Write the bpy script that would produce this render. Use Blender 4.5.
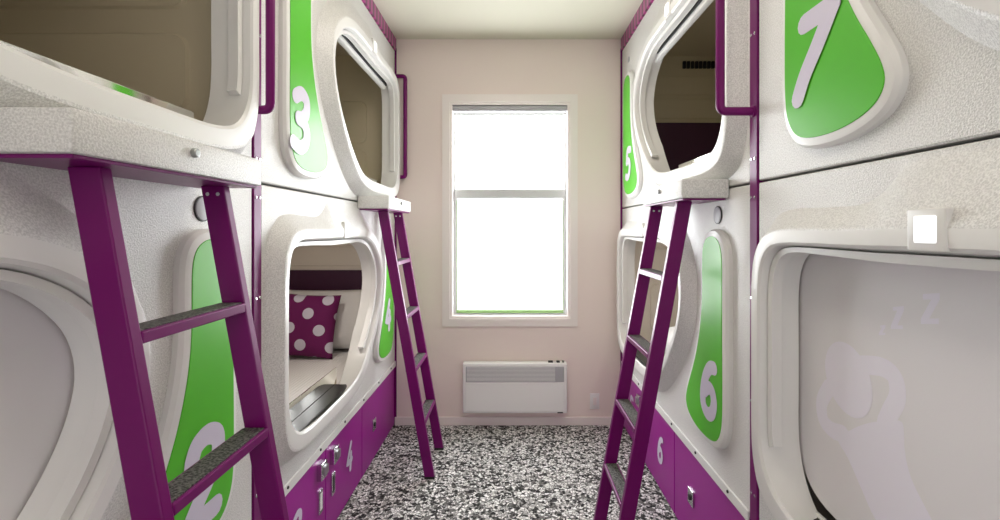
import bpy, bmesh, math, random
from mathutils import Vector, Matrix
random.seed(7)
for o in list(bpy.data.objects): bpy.data.objects.remove(o)
C = bpy.context.scene.collection
S = bpy.context.scene

# ------------------------------------------------------------------ camera
cam = bpy.data.objects.new('camera', bpy.data.cameras.new('camera'))
C.objects.link(cam)
cam.location = (0, 0, 1.44)
cam.rotation_euler = (math.pi/2, 0, 0)
cam.data.sensor_width = 36
cam.data.lens = 460/1000*36
cam.data.shift_x = -0.011
cam.data.shift_y = -0.030
cam.data.clip_start = 0.02
S.camera = cam
# ------------------------------------------------------------------ world, lights, exposure
S.view_settings.view_transform = 'Standard'
S.view_settings.look = 'None'
S.view_settings.gamma = 1
S.view_settings.use_curve_mapping = False
S.view_settings.exposure = 0.0
w = bpy.data.worlds.new('daylight'); S.world = w
w.use_nodes = True
bg = w.node_tree.nodes['Background']
bg.inputs[0].default_value = (0.93, 0.97, 1.0, 1)
bg.inputs[1].default_value = 5.0

def area(name, loc, rot, sx, sy, power, col):
    l = bpy.data.lights.new(name, 'AREA'); l.shape = 'RECTANGLE'
    l.size = sx; l.size_y = sy; l.energy = power; l.color = col
    o = bpy.data.objects.new(name, l); C.objects.link(o)
    o.location = loc; o.rotation_euler = rot
    return o
# ceiling lamps of the aisle (their fittings are built below), and daylight entering by the window
LAMPS = [(0, 1.85, 8.5), (0, 0.45, 3.0), (0, -0.8, 2.5)]
for lx, ly, power in LAMPS:
    area('ceiling_lamp_light', (lx, ly, 2.80), (0, 0, 0), 0.5, 0.5, power, (1.0, 0.93, 0.85))
area('window_daylight', (-0.005, 3.56, 1.56), (-math.pi/2, 0, 0), 0.86, 1.55, 33, (0.96, 0.98, 1.0))
# fill light added behind the camera; the glazed door around it is invented
area('door_daylight', (0, -1.52, 1.25), (math.pi/2, 0, 0), 1.3, 2.1, 5, (0.97, 0.98, 1.0))

# ------------------------------------------------------------------ materials
def lin(c):
    f = lambda v: (v/12.92 if v <= .04045 else ((v+.055)/1.055)**2.4)
    return (f(c[0]/255), f(c[1]/255), f(c[2]/255), 1)
def mat(name, col, rough=.5, metal=0, bump=None, coat=0, spec=.5, emit=None):
    m = bpy.data.materials.new(name); m.use_nodes = True
    nt = m.node_tree; b = nt.nodes['Principled BSDF']
    b.inputs['Base Color'].default_value = lin(col)
    b.inputs['Roughness'].default_value = rough
    b.inputs['Metallic'].default_value = metal
    b.inputs['Coat Weight'].default_value = coat
    b.inputs['Coat Roughness'].default_value = .16
    b.inputs['Specular IOR Level'].default_value = spec
    if emit:
        b.inputs['Emission Color'].default_value = lin(emit[0]); b.inputs['Emission Strength'].default_value = emit[1]
    tc = nt.nodes.new('ShaderNodeTexCoord')
    n = nt.nodes.new('ShaderNodeTexNoise')
    nt.links.new(tc.outputs['Object'], n.inputs['Vector'])
    if bump:
        scale, strength, dist = bump
        n.inputs['Scale'].default_value = scale; n.inputs['Detail'].default_value = 1.5
        bp = nt.nodes.new('ShaderNodeBump'); bp.inputs['Strength'].default_value = strength
        bp.inputs['Distance'].default_value = dist
        nt.links.new(n.outputs['Fac'], bp.inputs['Height'])
        nt.links.new(bp.outputs['Normal'], b.inputs['Normal'])
    else:   # faint mottling of roughness, so that no surface is perfectly uniform
        n.inputs['Scale'].default_value = 1.5
        mr = nt.nodes.new('ShaderNodeMapRange')
        mr.inputs['To Min'].default_value = max(0.02, rough-.05); mr.inputs['To Max'].default_value = min(1, rough+.05)
        nt.links.new(n.outputs['Fac'], mr.inputs['Value']); nt.links.new(mr.outputs['Result'], b.inputs['Roughness'])
    return m
def speckle_mat(name, col_a, col_b, rough, scale, bump_s, bump_d, coat=0):
    m = mat(name, col_a, rough, coat=coat)
    nt = m.node_tree; b = nt.nodes['Principled BSDF']
    for l in list(b.inputs['Roughness'].links): nt.links.remove(l)
    tc = nt.nodes.new('ShaderNodeTexCoord'); n = nt.nodes.new('ShaderNodeTexNoise')
    n.inputs['Scale'].default_value = scale; n.inputs['Detail'].default_value = 2.5
    nt.links.new(tc.outputs['Object'], n.inputs['Vector'])
    mx = nt.nodes.new('ShaderNodeMix'); mx.data_type = 'RGBA'
    mx.inputs[6].default_value = lin(col_a); mx.inputs[7].default_value = lin(col_b)
    mr = nt.nodes.new('ShaderNodeMapRange'); mr.inputs['From Min'].default_value = .38; mr.inputs['From Max'].default_value = .62
    nt.links.new(n.outputs['Fac'], mr.inputs['Value']); nt.links.new(mr.outputs['Result'], mx.inputs[0])
    nt.links.new(mx.outputs[2], b.inputs['Base Color'])
    bp = nt.nodes.new('ShaderNodeBump'); bp.inputs['Strength'].default_value = bump_s; bp.inputs['Distance'].default_value = bump_d
    nt.links.new(n.outputs['Fac'], bp.inputs['Height']); nt.links.new(bp.outputs['Normal'], b.inputs['Normal'])
    return m
M = {}
M['gel'] = speckle_mat('textured_white_gelcoat', (238,237,234), (210,209,206), .30, 260, .8, .0020)
M['gel_smooth'] = mat('smooth_white_gelcoat', (234,233,230), .30, bump=(40,.05,.002))
M['liner'] = mat('dimmed_cream_liner', (206,195,168), .45, bump=(60,.08,.002))  # dimness of the upper cabins put into a darker liner colour
M['liner_lit'] = mat('lit_cream_liner', (230,221,208), .45, bump=(60,.08,.002))  # same liner, the lower cabins' brighter light put into a paler colour
M['wall'] = mat('warm_white_wall_paint', (240,226,219), .75, bump=(120,.08,.001))
M['ceiling'] = mat('ceiling_paint', (218,215,198), .8, bump=(100,.05,.001))
M['trim'] = mat('white_gloss_trim', (242,234,230), .4)
M['purple'] = mat('purple_powder_coat', (114,4,98), .33, spec=.3)
M['purple_door'] = mat('purple_laminate', (158,12,144), .33, spec=.35)
M['purple_dark'] = mat('dark_purple_headboard', (62,14,52), .5)
M['green'] = mat('green_plaque', (80,188,26), .36)
M['lilac'] = mat('pale_lilac_vinyl', (212,205,222), .4)
M['white'] = mat('white_plastic', (240,240,238), .35)
M['chrome'] = mat('polished_steel', (215,215,218), .12, metal=1)
M['mirror'] = mat('polished_acrylic_edge', (225,222,215), .04, metal=1)
M['steel'] = mat('brushed_steel', (170,172,172), .35, metal=1)
M['dark'] = mat('dark_gap', (28,26,28), .7)
M['black'] = mat('black_plastic', (30,30,32), .4)
M['gloss_black'] = mat('glossy_black_strip', (14,13,14), .28)
M['grip'] = speckle_mat('black_grip_tape', (12,12,12), (104,102,98), .6, 170, .8, .003)
M['blind'] = mat('grey_blind_fabric', (234,231,233), .8, bump=(300,.1,.001))
M['blind_mark'] = mat('pale_print_on_blind', (240,236,246), .8)
M['grille'] = mat('heater_grille', (176,176,180), .4)
M['bed'] = mat('white_bed_linen', (243,240,238), .85, bump=(25,.25,.01))
M['pillow'] = mat('white_pillowcase', (236,234,232), .85, bump=(18,.3,.012))
M['alu'] = mat('white_aluminium', (214,216,216), .35)
M['alu_green'] = mat('greenish_window_joinery', (150,190,120), .35)
M['lamp'] = mat('lamp_diffuser', (255,240,220), .5, emit=((255,236,215), 1.2))
M['daylit'] = mat('daylit_frosted_glass', (230,235,240), .6, emit=((240,246,255), .7))  # glowing pane of the invented rear door, adds fill light
M['lit'] = mat('backlit_switch', (255,255,255), .4, emit=((255,255,255), .9))

# purple trim of the ceiling line: fine ribs
def ribbed():
    m = mat('ribbed_purple_strip', (150,34,112), .3, coat=.3)
    nt = m.node_tree; b = nt.nodes['Principled BSDF']
    tc = nt.nodes.new('ShaderNodeTexCoord'); wv = nt.nodes.new('ShaderNodeTexWave')
    wv.bands_direction = 'Y'; wv.inputs['Scale'].default_value = 4.5
    nt.links.new(tc.outputs['Object'], wv.inputs['Vector'])
    mx = nt.nodes.new('ShaderNodeMix'); mx.data_type = 'RGBA'
    mx.inputs[6].default_value = lin((186,50,140)); mx.inputs[7].default_value = lin((70,10,56))
    nt.links.new(wv.outputs['Fac'], mx.inputs[0]); nt.links.new(mx.outputs[2], b.inputs['Base Color'])
    return m
M['ribbed'] = ribbed()
# carpet: black and pale flecks
def carpet():
    m = mat('flecked_carpet', (120,120,118), .95)
    nt = m.node_tree; b = nt.nodes['Principled BSDF']
    tc = nt.nodes.new('ShaderNodeTexCoord')
    n = nt.nodes.new('ShaderNodeTexNoise'); n.inputs['Scale'].default_value = 30
    nt.links.new(tc.outputs['Object'], n.inputs['Vector'])
    ad = nt.nodes.new('ShaderNodeMix'); ad.data_type = 'RGBA'; ad.blend_type = 'LINEAR_LIGHT'; ad.inputs[0].default_value = .02
    nt.links.new(tc.outputs['Object'], ad.inputs[6]); nt.links.new(n.outputs['Color'], ad.inputs[7])
    v = nt.nodes.new('ShaderNodeTexVoronoi'); v.inputs['Scale'].default_value = 62
    nt.links.new(ad.outputs[2], v.inputs['Vector'])
    r = nt.nodes.new('ShaderNodeValToRGB'); r.color_ramp.interpolation = 'CONSTANT'
    e = r.color_ramp.elements
    e[0].position = 0; e[0].color = lin((26,26,26))
    e[1].position = .24; e[1].color = lin((116,114,112))
    for p, c in ((.34,(226,225,222)), (.62,(180,179,176)), (.74,(245,245,243))):
        k = e.new(p); k.color = lin(c)
    sp = nt.nodes.new('ShaderNodeSeparateColor')
    nt.links.new(v.outputs['Color'], sp.inputs[0]); nt.links.new(sp.outputs[0], r.inputs[0])
    v2 = nt.nodes.new('ShaderNodeTexVoronoi'); v2.feature = 'DISTANCE_TO_EDGE'; v2.inputs['Scale'].default_value = 62
    nt.links.new(ad.outputs[2], v2.inputs['Vector'])
    mr = nt.nodes.new('ShaderNodeMapRange'); mr.inputs['From Min'].default_value = .02; mr.inputs['From Max'].default_value = .16
    nt.links.new(v2.outputs['Distance'], mr.inputs['Value'])
    mx = nt.nodes.new('ShaderNodeMix'); mx.data_type = 'RGBA'
    mx.inputs[6].default_value = lin((84,83,82))
    nt.links.new(mr.outputs['Result'], mx.inputs[0]); nt.links.new(r.outputs[0], mx.inputs[7])
    nt.links.new(mx.outputs[2], b.inputs['Base Color'])
    bp = nt.nodes.new('ShaderNodeBump'); bp.inputs['Strength'].default_value = .5; bp.inputs['Distance'].default_value = .004
    nt.links.new(mr.outputs['Result'], bp.inputs['Height']); nt.links.new(bp.outputs['Normal'], b.inputs['Normal'])
    return m
M['carpet'] = carpet()
# cushion fabric: staggered pale dots on purple
def dots():
    m = mat('dotted_purple_fabric', (112,10,88), .8)
    nt = m.node_tree; b = nt.nodes['Principled BSDF']
    def mt(op, *a):
        n = nt.nodes.new('ShaderNodeMath'); n.operation = op
        for i, x in enumerate(a):
            if isinstance(x, (int, float)): n.inputs[i].default_value = x
            else: nt.links.new(x, n.inputs[i])
        return n.outputs[0]
    tc = nt.nodes.new('ShaderNodeTexCoord'); sp = nt.nodes.new('ShaderNodeSeparateXYZ')
    nt.links.new(tc.outputs['Object'], sp.inputs[0])
    x = mt('ADD', sp.outputs[0], .062); z = mt('ADD', sp.outputs[2], .022)
    ax, az, bx, bz = .084, -.105, -.108, -.096
    det = ax*bz-az*bx
    u = mt('ADD', mt('MULTIPLY', x, bz/det), mt('MULTIPLY', z, -bx/det))
    v = mt('ADD', mt('MULTIPLY', x, -az/det), mt('MULTIPLY', z, ax/det))
    fu = mt('SUBTRACT', u, mt('ROUND', u)); fv = mt('SUBTRACT', v, mt('ROUND', v))
    px = mt('ADD', mt('MULTIPLY', fu, ax), mt('MULTIPLY', fv, bx))
    pz = mt('ADD', mt('MULTIPLY', fu, az), mt('MULTIPLY', fv, bz))
    d = mt('SQRT', mt('ADD', mt('MULTIPLY', px, px), mt('MULTIPLY', pz, pz)))
    f = mt('LESS_THAN', d, .036)
    mx = nt.nodes.new('ShaderNodeMix'); mx.data_type = 'RGBA'
    mx.inputs[6].default_value = lin((112,10,88)); mx.inputs[7].default_value = lin((214,208,222))
    nt.links.new(f, mx.inputs[0]); nt.links.new(mx.outputs[2], b.inputs['Base Color'])
    return m
M['dots'] = dots()
def glass():
    m = bpy.data.materials.new('window_glass'); m.use_nodes = True
    nt = m.node_tree; nt.nodes.clear()
    o = nt.nodes.new('ShaderNodeOutputMaterial'); mx = nt.nodes.new('ShaderNodeMixShader')
    t = nt.nodes.new('ShaderNodeBsdfTransparent'); g = nt.nodes.new('ShaderNodeBsdfGlossy'); g.inputs['Roughness'].default_value = .02
    mx.inputs[0].default_value = .06
    nt.links.new(t.outputs[0], mx.inputs[1]); nt.links.new(g.outputs[0], mx.inputs[2]); nt.links.new(mx.outputs[0], o.inputs[0])
    return m
M['glass'] = glass()

# ------------------------------------------------------------------ helpers
def obj(name, bm, m, parent=None, smooth=None, label=None):
    """link bm (world coordinates) as one mesh object; a child's mesh is stored relative to its root"""
    me = bpy.data.meshes.new(name)
    bmesh.ops.remove_doubles(bm, verts=bm.verts, dist=1e-6)
    bmesh.ops.recalc_face_normals(bm, faces=bm.faces)
    org = Vector((0, 0, 0))
    if parent is not None:
        p = parent
        while p is not None: org += p.location; p = p.parent
    else:
        vs = [v.co for v in bm.verts]
        org = Vector(((min(v.x for v in vs)+max(v.x for v in vs))/2, (min(v.y for v in vs)+max(v.y for v in vs))/2, min(v.z for v in vs)))
    bmesh.ops.translate(bm, verts=bm.verts, vec=-org)
    bm.to_mesh(me); bm.free()
    if smooth:
        me.shade_smooth(); me.set_sharp_from_angle(angle=math.radians(smooth))
    me.materials.append(M[m] if isinstance(m, str) else m)
    o = bpy.data.objects.new(name, me); C.objects.link(o)
    if parent is not None: o.parent = parent
    else: o.location = org
    if label: o['label'] = label
    return o
def thing(name, label, cat, loc, group=None):
    o = bpy.data.objects.new(name, None); C.objects.link(o); o.location = loc
    o.empty_display_size = .1
    tag(o, label, cat, group); return o
def tag(o, label, cat, group=None):
    o['label'] = label; o['category'] = cat
    if group: o['group'] = group
    return o
def struct(name, bm, m, smooth=None, parent=None):
    o = obj(name, bm, m, parent, smooth)
    if parent is None: o['kind'] = 'structure'
    return o
def box(bm, a, b, bev=0, seg=2):
    x0,x1 = sorted((a[0],b[0])); y0,y1 = sorted((a[1],b[1])); z0,z1 = sorted((a[2],b[2]))
    r = bmesh.ops.create_cube(bm, size=1)
    for v in r['verts']:
        v.co = Vector((x0+(v.co.x+.5)*(x1-x0), y0+(v.co.y+.5)*(y1-y0), z0+(v.co.z+.5)*(z1-z0)))
    if bev:
        es = list({e for v in r['verts'] for e in v.link_edges})
        bmesh.ops.bevel(bm, geom=es, offset=bev, segments=seg, affect='EDGES', profile=.5)
    return bm
def nbox(a, b, bev=0, seg=2): return box(bmesh.new(), a, b, bev, seg)
def frame_bm(x0, x1, z0, z1, y0, y1, w):
    bm = bmesh.new()
    o = [(x0,z0),(x1,z0),(x1,z1),(x0,z1)]; i = [(x0+w,z0+w),(x1-w,z0+w),(x1-w,z1-w),(x0+w,z1-w)]
    R = [[bm.verts.new((p[0], y, p[1])) for p in ring] for y, ring in ((y1,o),(y0,o),(y0,i),(y1,i))]
    for k in range(4):
        A, B = R[k], R[(k+1) % 4]
        for j in range(4): bm.faces.new((A[j], A[(j+1)%4], B[(j+1)%4], B[j]))
    return bm
def tube(bm, pts, r, seg=14):
    pts = [Vector(p) for p in pts]; rings = []
    for i, p in enumerate(pts):
        d = (pts[min(i+1,len(pts)-1)]-pts[max(i-1,0)]).normalized()
        if i == 0: n = d.orthogonal().normalized()
        else: n = (n-d*n.dot(d)).normalized()
        b = d.cross(n)
        rings.append([bm.verts.new(p+r*(math.cos(2*math.pi*k/seg)*n+math.sin(2*math.pi*k/seg)*b)) for k in range(seg)])
    for A, B in zip(rings, rings[1:]):
        for k in range(seg): bm.faces.new((A[k], A[(k+1)%seg], B[(k+1)%seg], B[k]))
    bm.faces.new(rings[0]); bm.faces.new(rings[-1]); return bm
def fillet(pts, r, n=6):
    out = [Vector(pts[0])]
    for i in range(1, len(pts)-1):
        p = Vector(pts[i]); a = (Vector(pts[i-1])-p).normalized(); b = (Vector(pts[i+1])-p).normalized()
        for k in range(n+1):
            t = k/n; out.append((p+a*r)*(1-t)**2+p*2*t*(1-t)+(p+b*r)*t*t)
    out.append(Vector(pts[-1])); return out
def spline(keys, closed=True, sub=8):
    n = len(keys); out = []
    for i in range(n if closed else n-1):
        g = lambda j: keys[j % n] if closed else keys[max(0, min(n-1, j))]
        p0,p1,p2,p3 = g(i-1),g(i),g(i+1),g(i+2)
        for k in range(sub):
            t = k/sub
            out.append(tuple(.5*((2*p1[c])+(-p0[c]+p2[c])*t+(2*p0[c]-5*p1[c]+4*p2[c]-p3[c])*t*t+(-p0[c]+3*p1[c]-3*p2[c]+p3[c])*t**3) for c in range(2)))
    if not closed: out.append(tuple(keys[-1]))
    return out
def rrect(x0, x1, z0, z1, r, n=6):
    out = []
    for cx, cz, a in ((x1-r,z1-r,0),(x0+r,z1-r,90),(x0+r,z0+r,180),(x1-r,z0+r,270)):
        for k in range(n+1):
            t = math.radians(a+90*k/n); out.append((cx+r*math.cos(t), cz+r*math.sin(t)))
    return out

# ------------------------------------------------------------------ face-local frames
XL, XR = -0.857, 0.820
class Face:
    """s runs along the aisle from a pod's straight end, z up from the moulding's origin, d out of the face into the aisle"""
    def __init__(self, side, y0, sg, z0): self.side, self.y0, self.sg, self.z0 = side, y0, sg, z0
    def p(self, s, z, d=0):
        x = XL+d if self.side == 'L' else XR-d
        return Vector((x, self.y0+self.sg*s, self.z0+z))
    def box(self, s0, s1, z0, z1, d0, d1, bev=0, bm=None):
        return box(bm or bmesh.new(), self.p(s0,z0,d0), self.p(s1,z1,d1), bev)
    def loft(self, rings, cap0=False, cap1=False, bm=None):
        bm = bm or bmesh.new(); R = []
        for pts, d in rings: R.append([bm.verts.new(self.p(a, b, d)) for a, b in pts])
        n = len(R[0])
        for A, B in zip(R, R[1:]):
            for k in range(n): bm.faces.new((A[k], A[(k+1)%n], B[(k+1)%n], B[k]))
        if cap0: bm.faces.new(R[0])
        if cap1: bm.faces.new(R[-1])
        return bm
    def plate(self, outline, d0, d1, bev, bm=None):
        """raised pad: outline inset by bev at the top"""
        n = len(outline); cx = sum(p[0] for p in outline)/n; cz = sum(p[1] for p in outline)/n
        def inset(o):
            out = []
            for i in range(n):
                a, b, c = outline[i-1], outline[i], outline[(i+1)%n]
                t = Vector((c[0]-a[0], c[1]-a[1])); 
                if t.length < 1e-9: out.append(b); continue
                t.normalize(); nr = Vector((-t.y, t.x))*area_sign
                out.append((b[0]+nr.x*o, b[1]+nr.y*o))
            return out
        ar = sum(outline[i-1][0]*outline[i][1]-outline[i][0]*outline[i-1][1] for i in range(n))
        area_sign = 1 if ar > 0 else -1
        rings = [(outline, d0), (outline, d1-bev*.7), (inset(bev*.4), d1-bev*.2), (inset(bev), d1)]
        return self.loft(rings, cap0=True, cap1=True, bm=bm)
    def disc(self, s, z, r, d0, d1, bev=.002, bm=None, n=24):
        return self.plate([(s+r*math.cos(2*math.pi*k/n), z+r*math.sin(2*math.pi*k/n)) for k in range(n)], d0, d1, bev, bm)
    def stroke(self, bm, keys, w, d0, d1, smooth=True):
        """thick rounded pen stroke"""
        P = spline(keys, False, 7) if smooth else []
        if not smooth:
            for a, b in zip(keys, keys[1:]): P += [(a[0]+(b[0]-a[0])*t/4, a[1]+(b[1]-a[1])*t/4) for t in range(4)]
            P.append(keys[-1])
        P = [Vector(p) for p in P]; L = []; Rr = []
        for i, p in enumerate(P):
            d = (P[min(i+1,len(P)-1)]-P[max(i-1,0)]).normalized(); nn = Vector((-d.y, d.x))
            L.append(p+nn*w/2); Rr.append(p-nn*w/2)
        def cap(c, d):
            a0 = math.atan2(d.y, d.x); return [c+w/2*Vector((math.cos(a0+t), math.sin(a0+t))) for t in (math.pi/3, math.pi/6, 0, -math.pi/6, -math.pi/3)]
        ce = cap(P[-1], (P[-1]-P[-2]).normalized()); cs = cap(P[0], (P[0]-P[1]).normalized())
        cnt = [0]
        def quad(ps):
            cnt[0] += 1
            T = [bm.verts.new(self.p(q[0], q[1], d1+cnt[0]*8e-6)) for q in ps]; bm.faces.new(T)
        for i in range(len(P)-1): quad([L[i], L[i+1], Rr[i+1], Rr[i]])
        quad([L[-1]]+ce+[Rr[-1]]); quad([Rr[0]]+cs+[L[0]])
        return bm

# numerals as pen strokes in a 0..0.62 x 0..1 box
GL = {
 '1': [[(.12,.72),(.36,.93),(.36,.07)]],
 '2': [[(.10,.74),(.16,.88),(.32,.93),(.48,.85),(.51,.68),(.42,.47),(.25,.27),(.12,.10)], [(.12,.08),(.54,.08)]],
 '3': [[(.12,.84),(.30,.93),(.47,.86),(.49,.68),(.38,.55),(.24,.52)], [(.24,.52),(.42,.48),(.53,.34),(.50,.16),(.33,.07),(.12,.12)]],
 '4': [[(.38,.92),(.08,.34),(.56,.34)], [(.42,.58),(.42,.08)]],
 '5': [[(.50,.92),(.18,.92),(.15,.56)], [(.15,.56),(.33,.60),(.49,.50),(.53,.32),(.44,.13),(.27,.07),(.11,.12)]],
 '6': [[(.46,.91),(.30,.86),(.16,.66),(.10,.38),(.14,.17),(.30,.07),(.46,.13),(.52,.32),(.44,.49),(.30,.52),(.17,.42)]],
 '7': [[(.08,.90),(.54,.90)], [(.54,.90),(.40,.58),(.26,.30),(.20,.08)]],
 '8': [[(.31,.52),(.16,.62),(.13,.78),(.22,.91),(.34,.93),(.46,.86),(.48,.72),(.40,.58),(.31,.52)], [(.31,.52),(.14,.40),(.10,.22),(.20,.09),(.33,.06),(.47,.12),(.52,.28),(.46,.44),(.31,.52)]],
}
SHARP = {'1': [0], '4': [0,1], '5': [], '7': [0]}
def numeral(face, ch, s, z, h, wfac, slant, d, parent, name='numeral', weight=.17, m='lilac'):
    """centre s,z; reads correctly for someone standing in the aisle"""
    dirn = 1 if (face.side == 'L') == (face.sg > 0) else -1      # reading direction along s
    bm = bmesh.new()
    for k, st in enumerate(GL[ch]):
        pts = [(s+dirn*((x-.31)*h*wfac+(y-.5)*h*slant), z+(y-.5)*h) for x, y in st]
        face.stroke(bm, pts, weight*h, 0, d+k*.0016, smooth=(k not in SHARP.get(ch, [])))
    return obj(name, bm, m, parent)

# ------------------------------------------------------------------ the pod moulding
Ls = 1.815
K_BASE = [(.012,.50),(.012,.70),(.016,.86),(.045,.96),(.105,1.035),(.20,1.055),(.34,1.052),(.45,1.054),(.515,1.080),(.59,1.136),(.76,1.138),(.92,1.134),(1.04,1.110),(1.16,1.050),(1.27,.960),(1.34,.860),(1.365,.74),(1.352,.60),(1.30,.48),(1.20,.355),(1.10,.245),(.98,.155),(.86,.108),(.70,.095),(.45,.095),(.26,.098),(.13,.115),(.055,.165),(.018,.27),(.012,.36)]
K_LIPO = [(.054,.50),(.054,.70),(.058,.85),(.078,.925),(.125,.975),(.20,.995),(.34,.998),(.45,.998),(.53,1.000),(.60,1.002),(.76,1.002),(.92,1.000),(1.04,.990),(1.14,.962),(1.23,.905),(1.295,.825),(1.318,.72),(1.300,.605),(1.25,.50),(1.17,.395),(1.08,.300),(.97,.215),(.86,.165),(.70,.142),(.45,.140),(.26,.142),(.16,.158),(.095,.20),(.062,.285),(.054,.38)]
K_LIPI = [(0.094,0.5),(0.094,0.7),(0.097,0.82),(0.115,0.895),(0.155,0.938),(0.22,0.952),(0.34,0.954),(0.45,0.954),(0.53,0.954),(0.6,0.955),(0.76,0.955),(0.92,0.953),(1.02,0.943),(1.11,0.915),(1.19,0.865),(1.255,0.79),(1.28,0.7),(1.262,0.605),(1.212,0.51),(1.135,0.417),(1.05,0.337),(0.95,0.266),(0.85,0.223),(0.7,0.204),(0.45,0.2),(0.28,0.202),(0.19,0.219),(0.135,0.261),(0.103,0.327),(0.094,0.403)]
CEN = (.64, .57)
def ray(poly, a):
    dx, dz = math.cos(a), math.sin(a); best = None; n = len(poly)
    for i in range(n):
        x1, z1 = poly[i-1][0]-CEN[0], poly[i-1][1]-CEN[1]; x2, z2 = poly[i][0]-CEN[0], poly[i][1]-CEN[1]
        ex, ez = x2-x1, z2-z1; den = dx*ez-dz*ex
        if abs(den) < 1e-12: continue
        t = (x1*ez-z1*ex)/den; u = (x1*dz-z1*dx)/den
        if t > 0 and -1e-6 <= u <= 1+1e-6 and (best is None or t > best): best = t
    return (CEN[0]+dx*best, CEN[1]+dz*best)
def scale_in(poly, ds):
    """shrink toward the centre by about ds metres"""
    out = []
    for x, z in poly:
        v = Vector((x-CEN[0], z-CEN[1])); l = v.length; v *= (l-ds)/l; out.append((CEN[0]+v.x, CEN[1]+v.y))
    return out
def lerp_ring(A, B, t): return [(a[0]+(b[0]-a[0])*t, a[1]+(b[1]-a[1])*t) for a, b in zip(A, B)]
P_PLAQUE = [(1.664,.60),(1.666,.42),(1.664,.30),(1.652,.232),(1.618,.182),(1.56,.160),(1.47,.156),(1.39,.168),(1.335,.192),(1.312,.228),(1.320,.272),(1.352,.335),(1.395,.41),(1.432,.49),(1.462,.58),(1.480,.67),(1.486,.76),(1.486,.84),(1.490,.905),(1.508,.945),(1.545,.966),(1.595,.968),(1.635,.948),(1.658,.905),(1.664,.84),(1.664,.72)]

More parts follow.
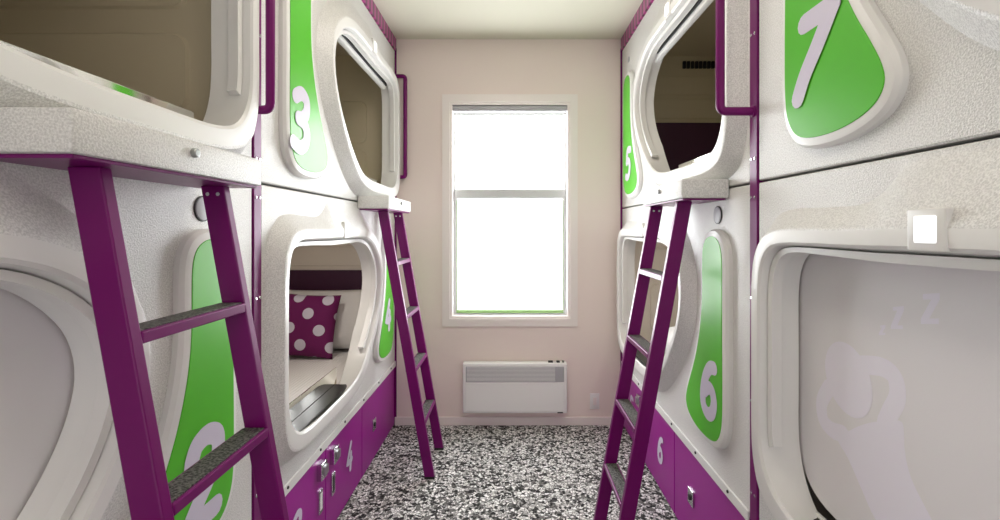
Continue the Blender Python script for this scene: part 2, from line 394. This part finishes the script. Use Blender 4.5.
def pod(side, y0, sg, zb, z_lo, z_hi, num, label, closed=False, head=True, gh=.2, gz=.30, gs=1.545, slant=.12, ds=0):
    """zb: moulding origin; z_lo/z_hi: extent of the panel above zb"""
    f = Face(side, y0, sg, zb)
    xr = XL if side == 'L' else XR
    root = thing('sleeping_pod', label, 'sleeping pod', (xr, y0+sg*Ls/2, zb+z_lo), 'sleeping pods')
    rect = [(0,z_lo),(Ls,z_lo),(Ls,z_hi),(0,z_hi)]
    g = .004
    rect_i = [(g,z_lo+g),(Ls-g,z_lo+g),(Ls-g,z_hi-g),(g,z_hi-g)]
    angs = [2*math.pi*k/176 for k in range(176)]
    angs += [math.atan2(c[1]-CEN[1], c[0]-CEN[0]) % (2*math.pi) for c in rect]
    angs = sorted(set(round(a, 5) for a in angs))
    base, lo_, li_ = spline(K_BASE), spline(K_LIPO), spline(K_LIPI)
    R = lambda poly: [ray(poly, a) for a in angs]
    rb, ro, ri = R(base), R(lo_), R(li_)
    back = []
    for (x, z), a in zip(scale_in(ri, .022), angs):       # the sill drops behind the lip
        back.append((x, z-.125*max(0, -math.sin(a)-.35)/.65))
    mid = lerp_ring(ri, back, .6)
    rr = R(rect); rri = [(min(max(x,g),Ls-g), min(max(z,z_lo+g),z_hi-g)) for x, z in rr]
    rings = [(rr,-.045),(rr,-.004),(rri,0),(rb,0),(lerp_ring(rb,ro,.06),.003),(lerp_ring(rb,ro,.9),.048),(ro,.053),
             (lerp_ring(ro,ri,.12),.055),(lerp_ring(ro,ri,.85),.053),(ri,.047),(mid,-.01),(back,-.060)]
    bm = f.loft(rings); bm.faces.ensure_lookup_table()
    for k in range(len(angs)*7, len(bm.faces)): bm.faces[k].material_index = 1      # the lip and the opening's reveal are smooth
    sh = obj('front_shell', bm, 'gel', root, 26); sh.data.materials.append(M['gel_smooth'])
    lm = 'liner' if z_hi > 1.2 else 'liner_lit'  # dimmed liner colour in upper cabins, lit one in lower cabins
    # cabin liner behind: inner front wall, floor, roof, ends, back
    e0, e1, t0, t1 = .012, Ls-.012, z_lo+.03, z_hi-.04
    box_r = [(min(max(x,e0),e1), min(max(z,t0),t1)) for x, z in rr]
    obj('cabin_liner', f.loft([(back,-.0605),(box_r,-.0615),(box_r,-1.15)], cap1=True), lm, root, 30)
    # number plaque with its raised surround
    outl = spline([(x+ds, z) for x, z in P_PLAQUE], sub=4)
    surround = f.plate(grow(outl, .028), 0, .028, .020)
    pl_bm = surround
    plq = obj('plaque_surround', pl_bm, 'gel_smooth', root, 30)
    gp = obj('number_plaque', f.plate(outl, .024, .030, .0015), 'green', root, None, 'green number plaque')
    numeral(f, num, gs, gz, gh, 1.05, slant, .0312, gp, 'numeral', .23)
    # back-lit switch beside the opening's top edge
    sp = obj('light_switch', f.plate(rrect(.636,.716,.955,1.034,.004,3), .030, .057, .003), 'gel_smooth', root, 30, 'square white switch plate')
    obj('switch_button', f.plate(rrect(.654,.698,.970,1.020,.003,3), .056, .060, .001), 'lit', sp)
    # round speaker disc
    if z_hi < 1.2:
        dk = obj('round_vent', f.disc(1.569, 1.053, .036, -.002, .003, .001), 'black', root, 30, 'small round grey disc')
        obj('vent_cover', f.disc(1.569, 1.053, .032, .002, .005), 'grille', dk, 30)
    else:
        obj('round_vent', f.disc(1.62, 1.10, .020, -.002, .004), 'grille', root, 30, 'small round grey disc')
    # blind track hugging the inside of the opening
    trk = [p for p, a in zip(ri, angs)]
    seq = sorted(range(len(angs)), key=lambda i: (angs[i]-math.radians(-33)) % (2*math.pi))
    seq = [i for i in seq if (angs[i]-math.radians(-33)) % (2*math.pi) < math.radians(239)]
    bm = bmesh.new(); prev = None
    t_in, t_out = scale_in(ri, .030), scale_in(ri, .010)
    for i in seq:
        q = [bm.verts.new(f.p(*t_out[i], .028)), bm.verts.new(f.p(*t_in[i], .026)), bm.verts.new(f.p(*t_in[i], -.004)), bm.verts.new(f.p(*t_out[i], -.006))]
        if prev:
            for k in range(4): bm.faces.new((prev[k], prev[(k+1)%4], q[(k+1)%4], q[k]))
        else: bm.faces.new(q)
        prev = q
    bm.faces.new(prev)
    obj('blind_track', bm, 'gel_smooth', root, 40)
    # sill guard, a low polished strip along the bottom of the opening
    obj('sill_channel', f.box(.19,.86,.165,.178,-.062 if closed else -.074,.004,.003), 'gloss_black', root, label='dark glossy sill strip')
    if not closed:
        obj('sill_guard', f.box(.17,.88,.120,.262,-.080,-.0745,.002), 'mirror', root, label='low mirror-like guard strip')
    if closed:
        bl = obj('blind', f.loft([(scale_in(ri,.004),-.066),(scale_in(ri,.004),-.070)], True, True), 'blind', root)
        if not head: sleeper_print(f, bl)
        obj('blind_bottom_bar', f.box(.20,.90,.150,.185,-.064,-.050,.003), 'gel_smooth', root)
    else:
        zr = .895 if z_hi > 1.2 else .925
        obj('blind_roll', f.box(.18,1.14,zr,zr+.030,-.050,-.018,.008), 'gel_smooth', root, 40)
        obj('blind_seal', f.box(.17,1.15,zr+.028,zr+.045,-.050,-.012), 'black', root)
    # cabin end walls
    if head:
        q = f.box(Ls-.03, Ls-.012, z_lo+.16, .70, -1.13, -.075, .004)
        obj('headboard', q, 'purple_dark', root, label='dark purple headboard band')
        for za, zb2 in ((.73,.875),(.905,1.04)): obj('end_panel', f.box(Ls-.024, Ls-.012, za, zb2, -1.10, -.10, .006), lm, root)
        vent = bmesh.new()
        for k in range(9): f.box(Ls-.030, Ls-.012, (1.10 if z_hi>1.2 else 1.05), (1.15 if z_hi>1.2 else 1.085), -.46-.030*k, -.440-.030*k, 0, vent)
        obj('air_vent', vent, 'dark', root)
    end = Ls-.012
    for (a, b) in (PANELS[num] if num in PANELS else ((.30,.56),(.64,.92))):
        if head: break
        bm = bmesh.new()
        pts = rrect(-1.0, -.20, a, b, .05)
        ring = lambda ss, ins: [bm.verts.new(f.p(ss, p[1]-(math.copysign(ins, p[1]-(a+b)/2)), p[0]-math.copysign(ins, p[0]+.61))) for p in pts]
        # the wall at the far end of the pod
        se = e1 if sg > 0 else e0; dd = -1 if sg > 0 else 1
        A = ring(se, 0); B = ring(se+dd*.010, .006)
        n = len(A)
        for k in range(n): bm.faces.new((A[k], A[(k+1)%n], B[(k+1)%n], B[k]))
        bm.faces.new(B)
        obj('wall_panel', bm, lm, root, 40)
    return root, f
PANELS = {'3': ((.19,.50),(.55,.86)), '6': ((.25,.60),(.66,.87))}
def grow(outline, o):
    n = len(outline); out = []
    ar = sum(outline[i-1][0]*outline[i][1]-outline[i][0]*outline[i-1][1] for i in range(n)); sgn = -1 if ar > 0 else 1
    for i in range(n):
        a, b, c = outline[i-1], outline[i], outline[(i+1)%n]
        t = Vector((c[0]-a[0], c[1]-a[1])).normalized()
        out.append((b[0]-t.y*o*sgn, b[1]+t.x*o*sgn))
    return out
def sleeper_print(f, parent):
    """pale printed figure lying with its arms behind its head, and three z letters; points are (y, z) metres on the blind"""
    X = XR+.0655
    def W(y, z): return (1.523-y, z-LO)                 # to the pod's own s, z
    h = [(1.2117+.0850*math.cos(t), 1.0478+.0930*math.sin(t)+.012*math.cos(t)) for t in [2*math.pi*k/40 for k in range(40)]]
    def poly(name, pts, d, label=None):
        bm = bmesh.new(); bm.faces.new([bm.verts.new(f.p(*W(*p), d)) for p in pts]); return obj(name, bm, 'blind_mark', parent, label=label)
    poly('printed_head', h, -.0654)
    body = [(1.2464,.871),(1.2094,.8406),(1.1611,.7837),(1.1166,.7361),(1.0344,.7069),(.92,.70),(.9284,.7821),(.9681,.8297),(1.0164,.8876),(1.0344,.9408),(1.037,.9846),(1.0477,1.0055),(1.1045,.981),(1.1611,.9479),(1.215,.905)]
    poly('printed_body', spline(body, True, 4), -.0658)
    for k, arm in enumerate(([(1.160,1.1000),(1.0997,1.1126),(1.0631,1.1003),(1.0544,1.0584),(1.0741,1.0143),(1.090,.98)],
                [(1.2816,1.0009),(1.3105,.950),(1.305,.9037),(1.2697,.8887),(1.225,.8968)])):
        bm = bmesh.new(); f.stroke(bm, [W(*p) for p in arm], .046, 0, -.0657+.00001*k); obj('printed_arm', bm, 'blind_mark', parent)
    for L in ([(.9892,1.3024),(.95,1.3099),(.95,1.2965),(.9739,1.2526),(.9522,1.2568),(.9522,1.2454),(.994,1.2369),(.994,1.2488),(.9692,1.2936),(.9892,1.2905)],
              [(1.0669,1.2614),(1.037,1.2687),(1.037,1.2583),(1.0542,1.2214),(1.0397,1.2244),(1.0397,1.2162),(1.0725,1.2092),(1.0725,1.2176),(1.0548,1.2552),(1.0669,1.2531)],
              [(1.1035,1.2111),(1.0877,1.2159),(1.0877,1.2103),(1.0972,1.1947),(1.0887,1.1969),(1.0887,1.1916),(1.1075,1.1872),(1.1075,1.1925),(1.0979,1.2073),(1.1035,1.2058)]):
        poly('printed_letter', L, -.0656, 'pale printed letter z')

# ------------------------------------------------------------------ setting
struct('floor', nbox((-2.15,-1.7,-.08),(2.15,3.55,0)), 'carpet')
struct('ceiling', nbox((-2.15,-1.7,2.85),(2.15,3.55,2.93)), 'ceiling')
# far wall with the window hole
WX0, WX1, WZ0, WZ1 = -.452, .436, .785, 2.385
bm = bmesh.new()
for a, b in (((-2.15,3.40,0),(WX0,3.55,2.85)), ((WX1,3.40,0),(2.15,3.55,2.85)), ((WX0,3.40,0),(WX1,3.55,WZ0)), ((WX0,3.40,WZ1),(WX1,3.55,2.85))): box(bm, a, b)
struct('wall_back', bm, 'wall')
struct('wall_left', box(nbox((-2.15,-.33,0),(-2.05,3.40,2.85)), (-2.15,-1.6,0), (XL,-.33,2.85)), 'wall')
struct('wall_right', box(nbox((2.02,-.33,0),(2.15,3.40,2.85)), (XR,-1.6,0), (2.15,-.33,2.85)), 'wall')
struct('wall_front', nbox((-2.15,-1.7,0),(2.15,-1.6,2.85)), 'wall')
dr = struct('added_door_1', frame_bm(-.72,.72,0,2.3,-1.6,-1.56,.07), 'trim')  # made-up door frame, unseen, added to hold the glowing fill pane
obj('pane', nbox((-.65,-1.59,.07),(.65,-1.575,2.23)), 'daylit', dr)
struct('baseboard_back', nbox((XL,3.386,0),(XR,3.40,.062),.004), 'trim')
# purple posts between the pods, corner strips, ceiling strips
for i, (side, x) in enumerate((('L',XL),('R',XR))):
    f = Face(side, 1.527, 1, 0)
    o = struct('trim_%d' % (i+1), f.box(0,.046,0,2.76,-.05,.004,.002), 'purple')
    for z in (.27,.55,.86,1.21,1.30+.25,1.68,2.1,2.5):
        for s in (.012,.034):
            obj('rivet', f.disc(s, z, .005, .003, .0065, .001, n=10), 'chrome', o)
    c = Face(side, 3.392, 1, 0)
    struct('trim_%d' % (i+3), c.box(0,.008,.0,2.78,-.05,.012), 'purple')
    e = Face(side, -.31, 1, 0)
    struct('trim_%d' % (i+5), e.box(0,3.708,2.762,2.85,-.04,.010,.002), 'ribbed')
# window
win = struct('window_1', frame_bm(WX0-.055,WX1+.055,WZ0-.055,WZ1+.055,3.388,3.402,.055), 'trim')
struct('reveal', frame_bm(WX0,WX1,WZ0,WZ1,3.40,3.53,.018), 'trim', parent=win)
fx0, fx1, fz0, fz1 = WX0+.022, WX1-.022, WZ0+.022, WZ1-.03
obj('window_frame', frame_bm(fx0,fx1,fz0,fz1,3.47,3.52,.012), 'alu', win)
bm = nbox((fx0+.008,3.455,1.685),(fx1-.008,3.50,1.745),.004)
obj('transom', bm, 'alu', win)
sash = obj('lower_sash', frame_bm(fx0+.010,fx1-.010,fz0+.008,1.69,3.462,3.492,.015), 'alu', win)
obj('sash_bottom_bead', nbox((fx0+.020,3.45,fz0+.010),(fx1-.020,3.466,fz0+.034),.003), 'alu_green', sash, label='pale green lower bead')
for sx in (fx0+.022, fx1-.028): obj('sash_side_bead', nbox((sx,3.456,fz0+.03),(sx+.006,3.464,1.66)), 'alu_green', sash)
obj('pane', nbox((fx0,3.498,1.70),(fx1,3.502,fz1)), 'glass', win)
obj('pane', nbox((fx0+.02,3.474,fz0+.02),(fx1-.02,3.478,1.68)), 'glass', win)
rb = tag(obj('roller_blind', nbox((WX0+.012,3.41,2.322),(WX1-.012,3.455,2.366),.012,3), 'grille', smooth=40), 'rolled-up grey roller blind at the top of the window', 'blind')
obj('bracket', nbox((WX0+.001,3.405,2.315),(WX0+.012,3.462,2.375),.002), 'black', rb)
obj('bracket', nbox((WX1-.012,3.405,2.315),(WX1-.001,3.462,2.375),.002), 'black', rb)
obj('blind_hem', nbox((WX0+.026,3.425,2.296),(WX1-.026,3.433,2.312),.002), 'alu', rb)

# heater
h = thing('panel_heater', 'white wall-mounted panel heater with grey grille under the window', 'heater', (.03,3.39,.10))
obj('body', nbox((-.348,3.315,.118),(.405,3.385,.478),.008,3), 'white', h, 40)
obj('back_plate', nbox((-.31,3.384,.14),(.37,3.3995,.45)), 'grille', h)
gr = obj('grille', nbox((-.325,3.3115,.345),(.382,3.318,.455),.002), 'grille', h)
bm = bmesh.new()
for k in range(11): box(bm, (-.318,3.3095,.352+k*.0094),(.318,3.313,.3555+k*.0094))
obj('grille_slats', bm, 'white', gr)
obj('side_shroud', nbox((.322,3.3085,.350),(.378,3.313,.450),.001), 'grille', gr)
obj('front_panel', nbox((-.325,3.3125,.135),(.382,3.3165,.335),.002), 'white', h)
for x, ww in ((.27,.035),(.33,.025),(.372,.012)): obj('control_knob', nbox((x,3.335,.477),(x+ww,3.36,.489),.003), 'black', h)
obj('rating_label', nbox((.335,3.3135,.120),(.375,3.315,.128)), 'black', h)
# outlet
ol = thing('wall_outlet', 'small white blank outlet plate low on the wall right of heater', 'outlet', (.615,3.40,.115))
obj('plate', nbox((.583,3.392,.118),(.652,3.3995,.235),.003), 'white', ol, 40)
obj('rocker', nbox((.604,3.389,.150),(.630,3.393,.205),.002), 'trim', ol)

# ceiling light fittings (out of frame, above the camera)
for i, (lx, ly, power) in enumerate(LAMPS):
    t = thing('ceiling_light', ['square ceiling light between the far pods','square ceiling light above the near pods','square ceiling light behind the camera'][i], 'ceiling light', (lx,ly,2.85), 'aisle ceiling lights')
    obj('frame', nbox((lx-.29,ly-.29,2.835),(lx+.29,ly+.29,2.85),.004), 'white', t)
    obj('diffuser', nbox((lx-.26,ly-.26,2.83),(lx+.26,ly+.26,2.836)), 'lamp', t)

# ------------------------------------------------------------------ pods
LO, UP = .446, 1.525
lowr, upr = (.004, 1.150), (.079, 1.235)
pods = {}
FAR0, FAR1, NE = 1.577, 3.390, 1.523
pods['4'] = pod('L', FAR0,  1, LO, *lowr, '4', 'far left lower sleeping pod, green 4 plaque, dotted cushion inside', gs=1.52, gz=.42, gh=.21)
pods['3'] = pod('L', FAR1, -1, UP, *upr,  '3', 'far left upper sleeping pod with tall green 3 plaque', head=False, gs=1.585, gz=.345, gh=.25)
pods['6'] = pod('R', FAR1, -1, LO, *lowr, '6', 'far right lower sleeping pod with green number 6 plaque behind ladder', head=False, gs=1.555, gz=.36, gh=.235)
pods['5'] = pod('R', FAR0,  1, UP, *upr,  '5', 'far right upper sleeping pod with narrow green 5 plaque by window wall', gs=1.52, gz=.36, gh=.21)
pods['2'] = pod('L', NE-Ls, 1, LO, *lowr, '2', 'near left lower sleeping pod with green 2 plaque and closed grey blind', closed=True, gs=1.53, gz=.33, gh=.25)
pods['1'] = pod('L', NE, -1, UP, *upr,  '1', 'near left upper sleeping pod with dark open cabin above the step', head=False, gz=.45, gh=.22)
pods['7'] = pod('R', NE-Ls, 1, UP, *upr,  '7', 'near right upper sleeping pod with large green 7 plaque', gs=1.50, gz=.375, gh=.235, slant=.28, ds=-.045)
pods['8'] = pod('R', NE, -1, LO, *lowr, '8', 'near right lower sleeping pod, closed blind printed with sleeping figure', closed=True, head=False, gh=.22)
# end boards closing the pod rows' near ends and skirting flanges above the lockers
for side, y0, sg, nm in (('L',FAR0,1,'far left'),('R',FAR1,-1,'far right'),('L',NE-Ls,1,'near left'),('R',NE,-1,'near right')):
    f = Face(side, y0, sg, 0)
    x = XL if side == 'L' else XR
    t = thing('locker_base', {'far left':'purple locker base with latches and numbers under the far left pods',
                              'far right':'purple locker base numbered 6 under the far right pods',
                              'near left':'purple locker base under the near left pod with blind',
                              'near right':'purple locker base under the near right pod with blind'}[nm], 'locker', (x, y0+sg*Ls/2, 0), 'purple locker bases')
    obj('carcass', f.box(.004,Ls-.004,.0,.430,-.80,-.022), 'purple_dark', t)
    fl = obj('top_flange', f.box(.002,Ls-.002,.436,.476,.0006,.009,.003), 'gel_smooth', t)
    for k in range(6): obj('screw', f.disc(.17+.3*k, .462, .006, .009, .013, .001, n=10), 'black', fl)
    seams = (0, .555, 1.075, Ls)
    near_num = {'far left':('3','4',None), 'far right':('5','6',None), 'near left':('1','2',None), 'near right':('7','8',None)}[nm]
    for k in range(3):
        a, b = seams[k]+.003, seams[k+1]-.003
        d = obj('locker_door', f.box(a, b, .012, .432, -.022, -.002, .0025), 'purple_door', t)
        ls = (b-.065, a+.075, a+.22)[k]
        if k < 2:
            hb = obj('latch', f.plate(rrect(ls-.032,ls+.032,.325,.400,.006,3), -.003, .022, .004), 'chrome', d, 30)
            bm = f.box(ls-.020, ls+.020, .345, .385, .020, .034, .005)
            obj('latch_paddle', bm, 'steel', hb, 40)
            sl = obj('card_slot', f.plate(rrect(ls-.020,ls+.020,.170,.275,.003,2), -.003, .006, .002), 'chrome', d)
            obj('card', f.box(ls-.011, ls+.011, .185, .260, .0055, .0068), 'white' if k == 0 else 'black', sl)
            ns = (.26, .865)[k]
            numeral(f, near_num[k], ns, .235, .155, .95, .16, .0005, d, 'locker_number', .19)
        else:
            q = obj('lock', f.plate(rrect(ls-.030,ls+.030,.190,.262,.004,3), -.003, .006, .002), 'chrome', d)
            obj('keyhole', f.disc(ls, .226, .013, .005, .012, .002, n=14), 'black', q)

# ------------------------------------------------------------------ step ledges, ladders, grab rails
def ledge(side, ya, yb, prot, label):
    f = Face(side, ya, 1, 0); L = yb-ya
    x = XL if side == 'L' else XR
    t = thing('step_ledge', label, 'step', (x, (ya+yb)/2, 1.56), 'step ledges')
    bm = f.box(0, L, 1.560, 1.632, .001, prot, .007)
    obj('ledge_body', bm, 'gel_smooth' if 0 else 'gel', t, 40)
    obj('underside_plate', f.box(.01, L-.01, 1.553, 1.560, .01, prot-.008, .002), 'purple', t, label='dark purple underside plate')
    obj('stud', f.disc(L*.5, 1.605, .010, prot-.001, prot+.010, .003, n=16), 'steel', t)
def ladder(side, y_near, y_far, xt, xb, label):
    sg = 1 if side == 'L' else -1      # direction of the aisle
    t = thing('ladder', label, 'ladder', ((xt+xb)/2*1.0, (y_near+y_far)/2, 0), 'purple bunk ladders')
    wd, th = .058, .026
    ztop = 1.5525
    def xc(z): return xb+(xt-xb)*z/ztop
    for y in (y_near, y_far):
        bm = bmesh.new()
        vs = []
        for z in (.012, ztop):
            c = xc(z)
            vs.append([bm.verts.new((c+dx*wd/2, y+dy*th/2, z)) for dx, dy in ((-1,-1),(1,-1),(1,1),(-1,1))])
        for k in range(4): bm.faces.new((vs[0][k], vs[0][(k+1)%4], vs[1][(k+1)%4], vs[1][k]))
        bm.faces.new(vs[0]); bm.faces.new(vs[1])
        bmesh.ops.bevel(bm, geom=list(bm.edges), offset=.003, segments=2, affect='EDGES', profile=.5)
        r = obj('rail', bm, 'purple', t)
        c = xc(0.006)
        obj('rubber_foot', nbox((c-wd/2-.001,y-th/2-.001,0),(c+wd/2+.001,y+th/2+.001,.014),.002), 'black', r)
        for dx in (-.013, .013) if y == y_far else ():
            zz = ztop-.022; bm = bmesh.new()
            tube(bm, [(xc(zz)+dx, y-th/2+.001, zz), (xc(zz)+dx, y-th/2-.003, zz)], .005, 10)
            obj('bolt', bm, 'chrome', r)
    for z in (1.245, .930, .625, .320):
        c = xc(z)
        rg = obj('rung', nbox((c-.036, y_near+th/2-.001, z-.013),(c+.030, y_far-th/2+.001, z+.010),.003) if side == 'L' else nbox((c-.030, y_near+th/2-.001, z-.013),(c+.036, y_far-th/2+.001, z+.010),.003), 'purple', t)
        x0, x1 = (c-.028, c+.022) if side == 'L' else (c-.022, c+.028)
        obj('grip_tread', nbox((x0, y_near+th/2+.004, z+.0095),(x1, y_far-th/2-.004, z+.0125)), 'grip', rg, label='black gritty tread')
ledge('L', .712, 1.258, .177, 'long white step ledge above the near left ladder')
ledge('L', 2.562, 3.125, .177, 'white step ledge above the far left ladder')
ledge('R', 1.724, 2.235, .180, 'white step ledge above the right-hand ladder')
ladder('L', .825, 1.175, -.756, -.475, 'large purple ladder leaning at the near left pods')
ladder('L', 2.670, 3.022, -.742, -.470, 'purple ladder at the far left pods beside the window wall')
ladder('R', 1.850, 2.200, .695, .415, 'purple ladder on the right in front of pod 6')
def rail(side, y, prot, z0, z1, label):
    f = Face(side, y, 1, 0)
    t = thing('grab_rail', label, 'handrail', f.p(0, z0), 'purple grab rails')
    bm = bmesh.new()
    tube(bm, fillet([f.p(0,z0,.006), f.p(0,z0,prot), f.p(0,z1,prot), f.p(0,z1,.006)], .022), .0145, 16)
    obj('bar', bm, 'purple', t, 50)
    for z in (z0, z1): obj('mount', f.disc(0, z, .020, .0045, .010, .002), 'purple', t, 30)
rail('L', 1.512, .066, 1.835, 2.575, 'purple grab rail on the near left post')
rail('L', 3.365, .083, 1.827, 2.565, 'purple grab rail at the far left corner by window wall')
rail('R', 1.550, .115, 1.840, 2.575, 'purple grab rail on the right-hand post')

# unseen lights added under the two far lower cabin roofs to brighten them
for key, lab in (('4','small white light added unseen under the roof of the pod numbered 4'),('6','small white light added unseen under the roof of the pod numbered 6')):
    root, f = pods[key]
    q = f.p(.95, 1.09, -.30)
    t = thing('reading_light', lab, 'lamp', (q.x, q.y, q.z), 'pod reading lights')
    obj('housing', f.box(.85,1.05,1.085,1.106,-.36,-.24,.004), 'white', t)
    obj('diffuser', f.box(.87,1.03,1.081,1.086,-.34,-.26,.001), 'lamp', t)
    l = area('reading_light_glow', (q.x, q.y, LO+1.078), (0,0,0), .14, .07, 2.0, (1.0,.93,.86))

# ------------------------------------------------------------------ bedding
def pillow_bm(w, h, t, pinch=.10, n=22):
    bm = bmesh.new(); G = {}
    for sdn in (1, -1):
        for i in range(n+1):
            for j in range(n+1):
                u, v = -1+2*i/n, -1+2*j/n
                e = (1-abs(u)**2.6)*(1-abs(v)**2.6)
                th = t/2*max(0, e)**.42
                x = u*w/2*(1-pinch*(1-v*v)*.5*abs(u)); z = v*h/2*(1-pinch*(1-u*u)*.5*abs(v))
                if sdn < 0 and (i in (0,n) or j in (0,n)): G[(sdn,i,j)] = G[(1,i,j)]; continue
                G[(sdn,i,j)] = bm.verts.new((x, -sdn*th, z))
        for i in range(n):
            for j in range(n):
                q = [G[(sdn,i,j)], G[(sdn,i+1,j)], G[(sdn,i+1,j+1)], G[(sdn,i,j+1)]]
                bm.faces.new(q)
    return bm
def soft(name, bm, m, loc, rot, label, cat, group=None):
    me = bpy.data.meshes.new(name); bmesh.ops.recalc_face_normals(bm, faces=bm.faces); bm.to_mesh(me); bm.free(); me.shade_smooth()
    me.materials.append(M[m]); o = bpy.data.objects.new(name, me); C.objects.link(o)
    o.location = loc; o.rotation_euler = rot
    return tag(o, label, cat, group)
def waffle():
    m = mat('waffle_bedspread', (243,241,240), .85)
    nt = m.node_tree; b = nt.nodes['Principled BSDF']
    tc = nt.nodes.new('ShaderNodeTexCoord'); hs = []
    for d in ('X','Y'):
        wv = nt.nodes.new('ShaderNodeTexWave'); wv.bands_direction = d; wv.inputs['Scale'].default_value = 16
        nt.links.new(tc.outputs['Object'], wv.inputs['Vector']); hs.append(wv.outputs['Fac'])
    ad = nt.nodes.new('ShaderNodeMath'); ad.operation = 'ADD'
    nt.links.new(hs[0], ad.inputs[0]); nt.links.new(hs[1], ad.inputs[1])
    bp = nt.nodes.new('ShaderNodeBump'); bp.inputs['Strength'].default_value = .5; bp.inputs['Distance'].default_value = .004
    nt.links.new(ad.outputs[0], bp.inputs['Height']); nt.links.new(bp.outputs['Normal'], b.inputs['Normal'])
    return m
M['waffle'] = waffle()
for key, lab in (('4','white waffle-covered mattress under the dotted cushion'),('6','white mattress in the pod numbered 6'),
                 ('3','white mattress in the pod numbered 3'),('5','white mattress in the pod numbered 5'),('1','white mattress in the dark open pod above near left step')):
    root, f = pods[key]
    zlo = (.040, .147) if key in '46' else (.112, .195)
    bm = f.box(.03, Ls-.035, zlo[0], zlo[1], -1.12, -.088, .02)
    o = obj('mattress', bm, 'waffle', smooth=50); tag(o, lab, 'mattress', 'pod mattresses')
ztop4 = LO+.165
soft('pillow', pillow_bm(.74,.42,.17), 'pillow', (XL-.50, 3.235, ztop4+.203), (math.radians(-12),0,math.radians(0)), 'plain white pillow behind the dotted cushion', 'pillow', 'white pillows')
soft('cushion', pillow_bm(.45,.42,.13,.12), 'dots', (XL-.525, 3.060, ztop4+.197), (math.radians(-14),math.radians(3),math.radians(0)), 'purple cushion with pale dots leaning in the far left lower pod', 'cushion')
soft('pillow', pillow_bm(.44,.56,.24), 'pillow', (XR+.365, 2.84, LO+.147+.122), (math.radians(-90),0,math.radians(8)), 'white pillow lying in the pod numbered 6', 'pillow', 'white pillows')
